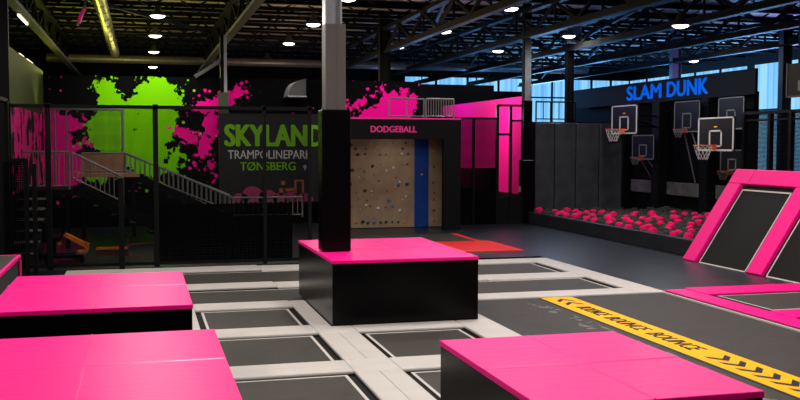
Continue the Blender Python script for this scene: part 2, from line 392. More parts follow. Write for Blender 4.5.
# partitions
struct(MB().box(-2.65, 8.42, 29, 29.15, 0, 4.36).build('wall_back', 'mural'), 'black wall painted with green and pink splashes', 'wall')
struct(MB().box(-2.8, -2.65, 21.4, 29, 0, 4.45).build('wall_side', side_mat()), 'olive side wall beside the splash mural', 'wall')
struct(MB().box(-2.95, -2.60, 21.26, 21.4, 0, 7.0).build('trim_2', 'blackmatte'), 'black post at the near end of the olive wall', 'trim')
struct(MB().box(11.40, 11.50, 27.7, 36, .86, 3.9).build('wall_corridor', 'pinkwall'), 'bright pink corridor wall', 'wall')
struct(MB().box(11.38, 11.51, 27.7, 36, 0, .86).build('trim_1', 'blackmatte'), 'black kick board below the pink wall', 'trim')
struct(MB().box(8.5, 13.6, 36.2, 36.35, 0, 4.76).build('wall_passage', 'wall'), 'black parapet wall closing the passage behind the pink wall', 'wall')
struct(MB().box(16.5, 16.65, 23.4, 35, 0, 3.9).build('wall_court', 'wall'), 'black wall behind the basketball hoops', 'wall')

# roof steel -------------------------------------------------------
gl = {17.2: 'steel roof girder between the thin column and the blue sign', 11.3: 'steel roof girder ending above the black padded column', -2.8: 'sloping steel roof girder over the olive side wall', 2.6: 'steel roof girder carried by the taupe cased column',
      8.3: 'steel roof girder over the climbing wall', 14.2: 'steel roof girder right of the climbing wall, over the hoops', 20.2: 'steel roof girder behind the blue sign'}
for gx, lab in gl.items():
    t = empty('roof_girder', (gx, 22, 5.6), lab, 'girder', 'roof girders')
    y0, y1 = 12.2, 49.8
    mt = 'steelbrown' if gx < 5 else 'steel'
    MB().box(gx-.11, gx+.11, y0, y1, 5.6, 5.67).box(gx-.03, gx+.03, y0, y1, 5.68, 5.80).build('bottom_chord', mt, t)
    MB().box(gx-.12, gx+.12, y0, y1, 6.38, 6.5).build('top_chord', 'steel', t)
    w = MB(); y = y0; up = 1
    while y < y1-1.4:
        a, b = (5.78, 6.4) if up else (6.4, 5.78)
        w.bar((gx, y, a), (gx, y+1.45, b), .08); w.bar((gx, y+1.45, 5.78), (gx, y+1.45, 6.4), .05) if up else None
        y += 1.45; up = 1-up
    w.build('web', 'steel', t)
jt = None
for k in range(13):
    jy = 21.4+2.2*k
    if jt is None:
        jt = empty('roof_joist', (9, jy, 6.5), 'dark open web steel joist running across under the roof deck', 'joist', 'roof joists')
        MB().box(-8.9, 26.9, jy-.08, jy+.08, 6.86, 6.98).build('top_chord', 'steel', jt)
        MB().box(-8.9, 26.9, jy-.08, jy+.08, 6.44, 6.53).build('bottom_chord', 'steel', jt)
        w = MB(); x = -8.8; up = 1
        while x < 26.2:
            w.bar((x, jy, 6.55 if up else 6.9), (x+.65, jy, 6.9 if up else 6.55), .05); x += .65; up = 1-up
        w.build('web', 'steel', jt)
    else:
        copy_tree(jt).location = (9, jy, 6.5)
# knee braces and wind bracing under the roof
for i, (a, b, lab) in enumerate([((2.45, 28.8, 4.95), (1.55, 28.9, 4.37), 'olive knee brace at the head of the slim column'),
                     ((14.2, 26, 6.4), (17.2, 38, 6.4), 'dark diagonal wind brace above the blue sign'),
                     ((8.3, 26, 6.45), (11.3, 38, 6.45), 'dark diagonal brace above the black parapet'),
                     ((-2.8, 26, 6.45), (2.6, 36, 6.45), 'dark diagonal brace above the green splash')]):
    tag(MB().bar((0, 0, 0), Vector(b)-Vector(a), .10, .10).build('wind_brace', 'steelbrown' if i == 0 else 'steel'), lab, 'brace').location = a
# columns ----------------------------------------------------------
t = empty('column', (2.65, 13.62, .87), 'steel column in taupe casing and black padding on the big pink box', 'column')
MB().box(2.535, 2.565, 13.5, 13.74, 4.0, 7.0).box(2.745, 2.775, 13.5, 13.74, 4.0, 7.0).box(2.565, 2.745, 13.60, 13.64, 4.0, 7.0).build('steel_core', 'galv', t)
MB().box(2.525, 2.815, 13.44, 13.72, 2.88, 4.10, .006).box(2.68, 2.686, 13.437, 13.44, 2.9, 4.08).build('casing', 'taupe', t)
MB().box(2.47, 2.885, 13.42, 13.76, .875, 2.895, .018).build('column_pad', 'black', t)
t = empty('column', (2.36, 28.78, 0), 'slim steel column before the mural, left of the hood', 'column')
MB().box(2.37, 2.46, 28.72, 28.84, 3.9, 5.6).build('steel_core', 'galv', t)
MB().box(2.27, 2.37, 28.70, 28.86, 3.9, 5.62).build('flange', 'steel', t)
MB().box(2.21, 2.50, 28.66, 28.90, 0, 3.92).build('column_pad', mat('dim olive padding', (.030, .032, .012), .6, lin=True), t)
t = empty('column', (11.39, 27.45, 0), 'black padded column between the pink corridor and the grey padded wall', 'column')
MB().box(11.29, 11.50, 27.42, 27.55, 3.7, 6.2).build('steel_core', 'galv', t)
MB().box(11.26, 11.29, 27.40, 27.57, 3.7, 7.0).box(11.29, 11.51, 27.42, 27.55, 6.2, 7.0).build('flange', 'steel', t)
MB().box(11.26, 11.54, 27.38, 27.60, 1.94, 3.75, .01).build('casing', 'black', t)
cp = MB().box(11.21, 11.60, 27.34, 27.64, 0, 1.94, .02).build('column_pad', 'black', t)
MB().box(11.17, 11.21, 27.42, 27.52, .95, 1.13).build('switch_box', 'signwhite', cp)
M['steelblue'] = mat('blue grey steel', (.05, .07, .10), .5, metal=.2, lin=True)
for (x, y, wd, z0, lab) in [(14.2, 30.15, .40, 5.82, 'broad dark blue steel column hanging down to the roof girder'), (14.25, 30.6, .2, 0, 'thin dark steel column beside the tall blue window'),
                        (20.3, 33.9, .35, 0, 'blue grey steel column rising behind the blue sign'), (20.3, 27.2, .3, 0, 'blue grey steel column at the upper right beside the tall window'),
                        (8.3, 33.0, .35, 0, 'dark steel column behind the pink splash above the climbing wall')]:
    c = empty('column', (x, y, z0), lab, 'column')
    MB().box(x-wd/2, x+wd/2, y-.03, y+.03, z0, 7.0).build('web', 'steelblue' if wd > .25 and x > 10 else 'steel', c)
    MB().box(x-wd/2-.02, x-wd/2, y-.12, y+.12, z0, 7.0).box(x+wd/2, x+wd/2+.02, y-.12, y+.12, z0, 7.0).build('flange', 'steelblue' if wd > .25 and x > 10 else 'steel', c)

# ducts ------------------------------------------------------------
m = MB().tube((-.95, 20, 6.0), (-.95, 40.2, 6.0), .17, 20)
for k in range(14): m.tube((-.95, 21.3+k*1.4, 6.0), (-.95, 21.34+k*1.4, 6.0), .18, 20)
tag(m.build('duct', 'duct', loc=(-.95, 30, 6), smooth=False), 'round spiral duct running away above the green splash', 'duct')
m = MB().tube((-3.6, 41, 5.85), (20, 41, 5.85), .17, 16)
for k in range(15): m.tube((-3+k*1.6, 41, 5.85), (-2.95+k*1.6, 41, 5.85), .18, 16)
tag(m.build('duct', 'duct', loc=(8, 41, 5.85)), 'long shiny duct running crosswise below the roof', 'duct')
tag(MB().box(-6, 10.5, 44.2, 44.5, 5.1, 5.35).build('cable_tray', 'steelbrown', loc=(2, 44.3, 5.1)), 'brown cable tray running crosswise below the long duct', 'cable tray')
t = empty('air_hood', (4.45, 28.4, 3.82), 'pale curved metal hood beside the taupe column casing', 'hood')
c = MB(); n = 8
def hp(k, y):
    a = k/n; b = .22*math.sin(PI*a)*.5
    return (4.16+.52*a-b, y, 3.82+.50*a+b*.9)
for k in range(n): c.quad(hp(k, 28.0), hp(k+1, 28.0), hp(k+1, 28.98), hp(k, 28.98))
c.build('curved_top', mat('bright sheet metal', (.42, .42, .43), .45, metal=.3, lin=True), t)
MB().prism([hp(k, 28.0) for k in range(n+1)]+[(4.68, 28.0, 3.82)], (0, .02, 0)).build('end_panel', 'lampmetal', t)
MB().box(4.14, 4.70, 27.98, 28.98, 3.78, 3.82).build('rim', 'galv', t)
d0 = bpy.data.objects['duct']
for y in (22, 27, 33, 38.5): MB().bar((-.95, y, 6.16), (-.95, y, 7.0), .03).build('hanger', 'steel', d0)
for (ob, z0, xs, y) in ((1, 5.99, (1, 7, 13, 18.5), 41), (2, 5.35, (-4, 2, 8), 44.35)):
    p = [o for o in COL.objects if o.name == ('duct.001' if ob == 1 else 'cable_tray')][0]
    for x in xs: MB().bar((x, y, z0), (x, y, 7.0), .03).build('hanger', 'steel', p)
t = empty('hanging_rope', (-1.35, 27.2, 5.35), 'pink and white twisted rope hanging under the roof left of the duct', 'rope')
MB().path([(-1.35, 27.2, 6.5), (-1.38, 27.2, 6.1), (-1.50, 27.2, 5.85), (-1.60, 27.2, 5.55)], .035).build('rope', 'boarddim', t)
MB().path([(-1.40, 27.19, 6.0), (-1.50, 27.2, 5.82), (-1.56, 27.2, 5.62)], .05).build('pink_wrap', 'signpink', t)

# lamps ------------------------------------------------------------
def make_lamp():
    t = empty('bay_lamp', (0, 0, 6.0), '', 'lamp', 'high bay lamps')
    hs = MB().lathe([(.0, .30), (.07, .30), (.09, .16), (.20, .05), (.23, 0), (.22, 0), (.19, .04), (0, .10)], (0, 0, 6.0)).build('lamp_housing', 'lampmetal', t, smooth=True)
    MB().lathe([(0, .03), (.205, .03), (.205, .0), (.17, -.035), (.09, -.06), (0, -.068)], (0, 0, 6.0)).build('lamp_glass', 'lampglow', hs)
    MB().tube((0, 0, 6.3), (0, 0, 6.95), .012, 6).build('cord', 'blackmatte', t)
    return t
L0 = make_lamp()
lamps = [(.5, 28.15, 'largest, topmost high bay lamp in the row above the green splash'), (.5, 33.3, 'second high bay lamp from the top in the row above the green splash'), (.53, 39.1, 'third high bay lamp from the top in the row above the green splash'),
         (.55, 43.0, 'fourth high bay lamp from the top in the row above the green splash'), (.58, 46.7, 'lowest, farthest high bay lamp in the row above the green splash'),
         (5.0, 23.6, 'high bay lamp cut by the top of the picture right of the column'), (5.05, 28.85, 'topmost high bay lamp just left of the taupe casing'), (5.15, 34.5, 'middle high bay lamp of the row left of the taupe casing'), (5.25, 41.4, 'lowest high bay lamp above the pale curved hood'),
         (9.5, 24.1, 'high bay lamp at the very top above the passage'), (9.4, 29.5, 'bright high bay lamp over the end of the climbing wall'), (9.25, 34.6, 'small high bay lamp above the climbing wall'), (9.25, 42.7, 'tiny far high bay lamp right of the taupe casing'),
         (13.75, 29.6, 'high bay lamp left of the broad blue steel column'), (13.15, 21.75, 'bright high bay lamp above the word DUNK, at the top'), (13.3, 35, 'faint far high bay lamp left of the padded column top'),
         (19.06, 31, 'middle high bay lamp above the word DUNK'), (22.9, 36.8, 'lowest high bay lamp behind the girder above the word DUNK')]
for i, (x, y, lab) in enumerate(lamps):
    o = L0 if i == 0 else copy_tree(L0); o.location = (x, y, 5.4 if lab.endswith('at the top') else 6.0); o['label'] = lab
def light(kind, name, loc, energy, color=(1, 1, 1), size=.4, target=None, **kw):
    l = bpy.data.lights.new(name, kind); l.energy = energy; l.color = color
    if kind == 'AREA': l.shape = 'DISK'; l.size = size
    elif kind in ('POINT', 'SPOT'): l.shadow_soft_size = size
    for k, v in kw.items(): setattr(l, k, v)
    o = bpy.data.objects.new(name, l); o.location = loc; COL.objects.link(o)
    if target: o.rotation_euler = (Vector(target)-Vector(loc)).to_track_quat('-Z', 'Y').to_euler()
    return o
WARM = (1, .95, .90)
for x, y, lab in lamps:
    e = 60 if y < 32 else 25
    light('AREA', 'bay_lamp_light', (x, y, 5.30 if lab.endswith('at the top') else 5.90), e, WARM, .4)
# tube lights on the olive side girder
tb = None
for (a, b, lab) in [((-2.85, 25.3, 5.545), (-2.85, 27.2, 5.545), 'long bright tube light at the upper left corner'), ((-2.72, 24.1, 4.485), (-2.72, 24.9, 4.485), 'upper short tube light on top of the olive wall'), ((-2.72, 25.6, 4.485), (-2.72, 26.9, 4.485), 'lower tube light on top of the olive wall, near its far end')]:
    t = empty('tube_light', a, lab, 'lamp', 'tube lights')
    MB().bar(a, b, .05, .05).build('tube', 'tubeglow', t)
    MB().bar(Vector(a)+Vector((0, 0, .04 if a[2] > 5 else -.025)), Vector(b)+Vector((0, 0, .04 if a[2] > 5 else -.025)), .1, .025).build('housing', 'lampmetal', t)

# ------------------------------------------------------------------ trampoline field
def trampoline(x0, x1, y0, y1, lab, name='trampoline', z=-.036, inset=.085, group='trampolines between the off white pads', bed='bed'):
    t = empty(name, ((x0+x1)/2, (y0+y1)/2, -.3), lab, 'trampoline', group)
    MB().box(x0-.05, x1+.05, y0-.05, y1+.05, -.3, z-.012).build('spring_cover', 'gap', t)
    bd = MB().box(x0+inset, x1-inset, y0+inset*.4, y1-inset*.4, z-.012, z).build('bed', bed, t)
    MB().frame(x0+inset, x1-inset, y0+inset*.4, y1-inset*.4, z, .035, .003).build('border_webbing', 'whiteline', bd)
    return t
trampoline(.72, 2.16, 12.58, 14.12, 'square trampoline bed beside the left face of the column box')
trampoline(.72, 2.16, 10.42, 12.04, 'square trampoline bed right of the front left pink box')
trampoline(.72, 2.16, 8.2, 9.88, 'square trampoline bed cut by the bottom edge of the picture')
trampoline(.72, 2.16, 6.0, 7.65, 'square trampoline bed just out of view below the picture, beside the nearest pink box')
trampoline(2.67, 4.12, 10.42, 12.0, 'square trampoline bed in front of the column box')
trampoline(2.67, 4.12, 8.2, 9.83, 'square trampoline bed half hidden behind the front right pink box')
trampoline(-1.3, 7.83, 16.72, 18.42, 'long trampoline lane nearest the black net fence', 'trampoline_lane', inset=.1)
trampoline(-1.3, 7.83, 14.64, 16.1, 'long trampoline lane behind the column box, second from the net fence', 'trampoline_lane', inset=.1)
def pad(x0, x1, y0, y1, lab, m='white', name='trampoline_pad', z0=-.04, z1=0, bev=.014, group='off white trampoline pads'):
    cx, cy = (x0+x1)/2, (y0+y1)/2
    o = MB().box(x0+.001, x1-.001, y0+.001, y1-.001, z0, z1, bev, 2).build(name, m, loc=(cx, cy, z0))
    return tag(o, lab, 'pad', group)
# rows, far to near
pad(-1.4, 2.2, 18.50, 19.18, 'off white pad along the foot of the black net fence, left piece')
pad(2.2, 5.2, 18.38, 19.08, 'off white pad behind the column box, far row')
pad(5.2, 7.83, 18.3, 18.92, 'off white pad of the far row, ending at the right corner')
pad(-1.4, 2.2, 16.2, 16.8, 'off white pad between the two long lanes, left of the column box')
pad(2.2, 5.95, 16.1, 16.72, 'off white pad between the two long lanes, piece by the column box')
pad(5.95, 7.83, 16.05, 16.70, 'off white pad between the two long lanes, right end piece')
pad(.72, 2.16, 14.12, 14.68, 'off white pad ending at the left face of the column box')
pad(4.62, 7.83, 14.05, 14.58, 'off white pad at the far end of the yellow stripe')
pad(.72, 2.16, 12.04, 12.58, 'off white pad at the column box near left corner')
pad(.72, 2.16, 9.88, 10.42, 'off white pad between the two nearest square beds')
pad(.72, 2.16, 7.65, 8.2, 'off white pad just below the picture edge')
pad(2.67, 4.12, 12.0, 12.42, 'off white pad along the front of the column box')
pad(2.67, 4.12, 9.83, 10.42, 'off white pad behind the front right pink box')
# crossings and long strips
pad(2.16, 2.67, 12.0, 12.42, 'off white crossing pad at the column box front corner')
pad(2.16, 2.67, 9.83, 10.42, 'off white crossing pad where four beds meet')
pad(2.16, 2.67, 7.65, 8.2, 'off white crossing pad just below the picture edge')
pad(2.16, 2.41, 12.42, 14.64, 'off white strip pad along the left side of the column box')
for (y0, y1, w) in ((10.42, 12.0, 'behind'), (8.2, 9.83, 'in front of')):
    pad(2.16, 2.42, y0, y1, 'left half of the double off white strip %s the four bed crossing' % w)
    pad(2.42, 2.67, y0, y1, 'right half of the double off white strip %s the four bed crossing' % w)
pad(4.12, 4.62, 7.0, 12.42, 'off white strip pad running behind the front right pink box')
pad(4.45, 4.62, 12.42, 14.62, 'narrow off white pad beside the right face of the column box')
pad(7.83, 8.33, 14.05, 16.7, 'off white strip at the right end of the nearer long lane')
pad(7.83, 8.33, 16.7, 18.92, 'off white strip at the right end of the far long lane')
pad(.46, .72, 11.9, 14.64, 'off white strip pad beside the middle left pink box')
pad(.58, .72, 6.0, 11.9, 'off white strip pad beside the front left pink box')

# runway with its yellow stripe
t = empty('runway', (6.4, 7, -.3), 'long dark runway bed with a yellow printed stripe', 'runway')
MB().box(4.62, 8.29, 0, 14.05, -.3, -.03).build('bed', 'runway', t)
MB().box(8.25, 8.285, 0, 14.05, -.03, -.005).build('edge_webbing', 'whiteline', t)
st = MB().box(6.09, 6.625, .5, 14.05, -.03, -.026).build('stripe', 'yellow', t)
MB().box(6.05, 6.09, .5, 14.05, -.03, -.0265).box(6.625, 6.645, .5, 14.05, -.03, -.0265).build('stripe_edging', 'navy', t)
for (ya, yb) in ((13.12, 12.36), (12.22, 11.24), (11.06, 9.98)):
    text('lettering', 'BOUNCE', 'navy', axes((6.25, ya, -.0255), (0, -1, 0), (1, 0, 0)), ya-yb, .23, bold=.004, shear=.2, parent=st, depth=.001)
def chev(y, s):
    """an arrow chevron on the stripe; s = -1 points to the viewer, +1 away"""
    d = s*.17; w = s*.12
    return MB().prism([(6.22, y, -.0255), (6.36, y+d, -.0255), (6.50, y, -.0255), (6.50, y-w, -.0255), (6.36, y+d-w, -.0255), (6.22, y-w, -.0255)], (0, 0, .001))
for k in range(22):
    y = 9.55-k*.30
    if y > 1: chev(y, -1).build('chevron', 'navy', st)
for y in (13.72, 13.42): chev(y, 1).build('chevron', 'navy', st)

# pink pads and beds right of the runway
G = 'pink floor pads right of the runway'
pad(8.305, 8.70, 12.0, 14.08, 'pink strip pad along the runway, far piece', 'pink', group=G, z0=0.0, z1=.02, bev=.005)
pad(8.305, 8.70, 8.5, 12.0, 'pink strip pad along the runway, near piece cut by the picture edge', 'pink', group=G, z0=0, z1=.02, bev=.005)
pad(8.70, 10.9, 13.42, 14.12, 'pink cross pad on the floor before the wall ramp', 'pink', group=G, z0=0, z1=.035, bev=.01)
pad(8.70, 10.9, 11.30, 11.85, 'pink cross pad at the right edge, nearer one', 'pink', group=G, z0=0, z1=.035, bev=.01)
t = empty('trampoline', (10, 12.7, 0), 'dark trampoline bed framed by pink floor pads', 'trampoline')
MB().box(8.70, 10.9, 11.85, 13.42, 0, .006).build('spring_cover', 'gap', t)
bd = MB().box(8.80, 10.8, 11.95, 13.32, .006, .014).build('bed', 'bed', t)
MB().frame(8.80, 10.8, 11.95, 13.32, .014, .03, .003).build('border_webbing', 'whiteline', bd)

# ------------------------------------------------------------------ jump boxes
def jump_box(x0, x1, y0, y1, xs, ys, lab, z1=.87):
    t = empty('jump_box', ((x0+x1)/2, (y0+y1)/2, 0), lab, 'jump box', 'pink topped jump boxes')
    MB().box(x0+.006, x1-.006, y0+.006, y1-.006, .0, z1-.043, .008).build('body', 'black', t)
    X = [x0]+xs+[x1]; Y = [y0]+ys+[y1]
    for i in range(len(X)-1):
        for j in range(len(Y)-1):
            MB().box(X[i], X[i+1], Y[j], Y[j+1], z1-.045, z1, .006, 2).build('mat_panel', 'pink', t)
    for x in xs: MB().tube((x, y0+.01, z1-.003), (x, y1-.01, z1-.003), .009, 6).build('seam_highlight', 'welt_highlight', t)
    for y in ys: MB().tube((x0+.01, y, z1-.003), (x1-.01, y, z1-.003), .009, 6).build('seam_highlight', 'welt_highlight', t)
    return t
jump_box(2.41, 4.46, 12.4, 15.22, [2.88, 3.50], [13.85], 'big pink topped black box that the padded column stands on')
jump_box(2.24, 3.74, 5.13, 7.13, [2.98], [6.12], 'pink topped black box at the bottom right, beside the yellow stripe')
jump_box(-1.40, .46, 9.33, 11.82, [-.46], [10.7], 'middle left pink topped box, seen behind the nearest left one')
jump_box(-1.40, .57, 5.4, 8.04, [-.40], [6.9], 'front left pink topped box cut by the picture corner')
t = empty('raised_trampoline', (-2.5, 13, 0), 'raised dark box with pink edging at the far left edge', 'trampoline')
MB().box(-3.2, -1.65, 9, 14.15, 0, .80, .01).build('body', M['blackpad'], t)
MB().box(-1.672, -1.628, 9, 14.17, .815, .87, .01).box(-3.2, -1.672, 14.13, 14.17, .815, .87, .01).build('edge_padding', 'pink', t)
MB().box(-1.635, -1.622, 14.05, 14.17, 0, .80).box(-1.64, -1.645, 14.0, 14.05, .79, .80).build('corner_trim', 'pinkedge', t)
MB().box(-3.2, -1.672, 9, 14.13, .80, .868).build('bed', mat('grey bed', (.05, .048, .046), .4, lin=True), t)
MB().box(-1.64, -1.628, 12.75, 12.95, .5, .62).build('patch', 'pinkedge', t)  # small pink patch on the dark side face

# ------------------------------------------------------------------ net fence
FY = 19.35
t = empty('net_fence', (.5, FY, 0), 'tall black net fence in front of the splash mural', 'fence')
for x in (-2.40, -1.70, .275, 2.39, 3.30):
    p = MB().box(x-(.05 if x < 2 else .035), x+(.05 if x < 2 else .035), FY-.04, FY+.04, 0, 3.17+.0, .006)
    p.build('post', 'blackmatte', t)
m = MB().box(-2.45, 3.35, FY-.04, FY+.04, 3.08, 3.15)
m.build('top_rail', 'blackmatte', t)
MB().box(-2.4, 3.3, FY-.03, FY+.03, .04, .10).build('bottom_rail', 'blackmatte', t)
MB().quad((-2.4, FY, .08), (3.3, FY, .08), (3.3, FY, 3.1), (-2.4, FY, 3.1)).build('net', 'net', t)
MB().quad((.27, FY+.02, .06), (2.95, FY+.02, .06), (2.95, FY+.02, 1.22), (.27, FY+.02, 1.22)).build('lower_screen', 'screen', t)
MB().box(-.43, -.33, FY-.22, FY-.12, -.0, 1.75).build('stub_post', 'blackmatte', t)
t = empty('side_net', (-2.42, 17, 0), 'black side net at the left edge of the picture', 'net')
MB().quad((-2.42, 14.25, 0), (-2.42, 19.2, 0), (-2.42, 19.2, 3.2), (-2.42, 14.25, 3.2)).build('net', 'netY', t)
MB().box(-2.46, -2.38, 14.25, 19.2, 3.17, 3.24).build('top_rail', 'blackmatte', t)
for y in (16.6, 19.1): MB().box(-2.48, -2.36, y-.06, y+.06, 0, 3.2).build('post', 'blackmatte', t)
t = empty('gate', (-2.1, 18.6, 0), 'black gate frame before the net fence at the left', 'gate')
MB().box(-2.35, -1.98, 18.57, 18.63, 2.07, 2.14).build('top_bar', 'blackmatte', t)
MB().box(-2.06, -1.98, 18.56, 18.64, 0, 2.14).build('post', 'blackmatte', t)
MB().box(-1.92, -1.84, 18.56, 18.64, 0, 2.04).build('post', 'blackmatte', t)
MB().quad((-2.4, 18.6, 0.05), (-2.06, 18.6, 0.05), (-2.06, 18.6, 2.07), (-2.4, 18.6, 2.07)).build('net', 'netdense', t)

# behind the fence: steps, deck, stairs
t = empty('staircase', (-2.4, 22, 0), 'black steps with pale nosings behind the gate at the left', 'stairs')
for k in range(6):
    y = 20.7+k*.42; z = .2*(k+1)
    MB().box(-2.63, -2.02, y, y+.46, z-.05, z).build('step', 'blackmatte', t)
    MB().box(-2.63, -2.02, y-.02, y, z-.045, z+.004).build('nosing', 'tread', t)
MB().bar((-2.02, 20.7, .1), (-2.02, 23.2, 1.25), .04, .22).build('stringer', 'blackmatte', t)
def railing(name, pts, base, lab, spacing, rtop=.025, rbal=.013, mtl='rail', mid=True):
    """pts: top rail path; base: height of the foot below the rail; one upright bar every spacing"""
    t = empty(name, (pts[0][0], pts[0][1], pts[0][2]-base), lab, 'railing')
    MB().path(pts, rtop).build('handrail', mtl, t)
    if mid: MB().path([(x, y, z-base+.08) for x, y, z in pts], rtop*.7).build('lower_rail', mtl, t)
    done = set()
    for (a, c) in zip(pts, pts[1:]):
        a, c = Vector(a), Vector(c); n = max(1, int((c-a).length/spacing))
        for k in range(n+1):
            p = a.lerp(c, k/n)
            key = tuple(round(v, 3) for v in p)
            if key in done: continue
            done.add(key); end = k in (0, n)
            MB().tube(p, p-Vector((0, 0, base-(0 if end else .08))), rbal*(1.8 if end else 1), 6).build('railing_post' if end else 'baluster', mtl, t)
    return t
t = empty('walkway_deck', (-2.1, 24.4, 0), 'dark raised walkway deck at the head of the stairs, behind the net', 'deck')
MB().box(-2.64, -1.55, 23.2, 25.4, 1.22, 1.36).build('deck_board', 'blackmatte', t)
for x in (-2.5, -1.65): MB().box(x-.05, x+.05, 23.3, 23.4, 0, 1.22).build('leg', 'blackmatte', t)
railing('railing', [(-2.6, 23.3, 2.22), (-1.6, 23.3, 2.22)], .86, 'grey level railing before the pink splash at the left', .11)
railing('railing', [(-1.56, 23.6, 2.20), (-.42, 23.6, 1.62)], .66, 'grey sloping railing of the nearer stair flight', .115)
t = empty('stair_flight', (-.3, 24.2, 0), 'dark nearer stair flight going down right behind the net', 'stairs')
for k in range(6):
    x = -1.55+k*.42
    MB().box(x, x+.44, 23.65, 24.9, 1.30-.21*(k+1), 1.36-.21*(k+1)).build('step', 'blackmatte', t)
MB().bar((-1.55, 23.62, 1.36), (.97, 23.62, .1), .04, .2).bar((-1.55, 24.92, 1.36), (.97, 24.92, .1), .04, .2).build('stringer', 'blackmatte', t)
t = empty('stair_landing', (-.7, 26.3, 0), 'brown wooden landing between the stair flights, before the green splash', 'landing')
MB().box(-1.55, -.05, 25.7, 26.9, 1.55, 1.63).build('landing_board', 'wood', t)
MB().quad((-1.5, 26.88, 1.63), (-.38, 26.88, 1.63), (-.38, 26.9, 2.12), (-1.5, 26.9, 2.12)).build('kick_panel', 'wood', t)
for x in (-1.45, -.2): MB().box(x-.05, x+.05, 25.8, 25.9, 0, 1.55).build('leg', 'blackmatte', t)
railing('railing', [(-1.5, 26.5, 2.16), (-.42, 26.5, 2.16)], .55, 'grey level railing on the brown wooden landing', .6)
railing('railing', [(-.40, 25.8, 2.18), (2.35, 25.8, .98), (4.2, 25.8, .98)], .55, 'long grey sloping railing of the farther stair flight, nearer side', .13)
railing('railing', [(-.40, 26.8, 2.14), (2.35, 26.8, 1.00)], .5, 'long grey sloping railing of the farther stair flight, wall side', .13)
t = empty('stair_flight', (1.2, 26.3, 0), 'dark farther stair flight going down from the wooden landing', 'stairs')
for k in range(8):
    x = -.1+k*.38
    MB().box(x, x+.4, 25.8, 26.8, 1.50-.18*(k+1), 1.56-.18*(k+1)).build('step', 'blackmatte', t)
MB().bar((-.1, 25.78, 1.55), (2.9, 25.78, .1), .04, .2).bar((-.1, 26.82, 1.55), (2.9, 26.82, .1), .04, .2).build('stringer', 'blackmatte', t)
t = empty('cage_frame', (-1.4, 26.95, 1.36), 'grey steel cage frame standing above the wooden landing', 'frame')
MB().tube((-2.25, 26.95, 3.32), (-.45, 26.95, 3.32), .03).build('top_bar', 'rail', t)
MB().tube((-.47, 26.95, 1.66), (-.47, 26.95, 3.32), .04).build('post', 'rail', t)
MB().tube((-2.2, 26.95, 1.36), (-2.2, 26.95, 3.32), .03).tube((-1.9, 26.95, 1.36), (-1.9, 26.95, 3.25), .02).build('post', 'rail', t)
MB().quad((-2.2, 26.97, 1.7), (-.47, 26.97, 1.7), (-.47, 26.97, 3.3), (-2.2, 26.97, 3.3)).build('net', net_mat('thin grey net', (.06, .06, .06), .03, .003), t)

# orange jointed machine on the floor behind the fence
t = empty('toy_digger', (-1.3, 20.6, 0), 'ride-on digger with orange jointed arm behind the net fence', 'digger')
MB().box(-1.95, -1.15, 20.35, 20.9, .10, .16).box(-1.9, -1.84, 20.35, 20.9, 0, .1).box(-1.22, -1.16, 20.35, 20.9, 0, .1).build('base_frame', 'steel', t)
MB().tube((-1.75, 20.6, .16), (-1.75, 20.6, .5), .06).box(-1.95, -1.6, 20.45, 20.8, .42, .52, .03).box(-1.95, -1.88, 20.45, 20.8, .5, .82, .02).build('seat', 'steel', t)
MB().prism([(-1.55, 20.52, .54), (-1.5, 20.52, .60), (-1.09, 20.52, .38), (-1.13, 20.52, .29)], (0, .12, 0)).build('boom', 'orange', t)
MB().prism([(-1.13, 20.52, .40), (-1.05, 20.52, .37), (-1.07, 20.52, .22), (-1.13, 20.52, .22)], (0, .12, 0)).box(-1.28, -1.08, 20.52, 20.64, .18, .24).build('dipper', 'orange', t)
MB().prism([(-1.28, 20.48, .20), (-1.08, 20.48, .20), (-1.2, 20.48, .02), (-1.38, 20.48, .06)], (0, .2, 0)).build('bucket', 'tread', t)
MB().path([(-1.6, 20.58, .5), (-1.52, 20.58, .66), (-1.40, 20.58, .78)], .02).build('lever', 'steel', t)
MB().tube((-1.62, 20.47, .40), (-1.62, 20.5, .40), .045, 12).build('knob', 'rimorange', t)
t = empty('barrier', (-.3, 20.7, 0), 'low orange rail barrier behind the net, right of the digger', 'barrier')
MB().box(-.92, -.30, 20.68, 20.72, .22, .27).build('rail', 'orange', t)
MB().box(-.92, -.30, 20.70, 20.72, .08, .2).build('panel', mat('dark orange panel', (.12, .035, .01), .6, lin=True), t)
fr = MB().box(-.30, -.28, 20.66, 20.7, 0, .42).box(.22, .24, 20.66, 20.7, .05, .34).box(-.29, .23, 20.66, 20.7, .06, .085)
fr.bar((-.29, 20.68, .32), (.23, 20.68, .34), .02); fr.build('frame', mat('dull red', (.22, .03, .035), .6, lin=True), t)

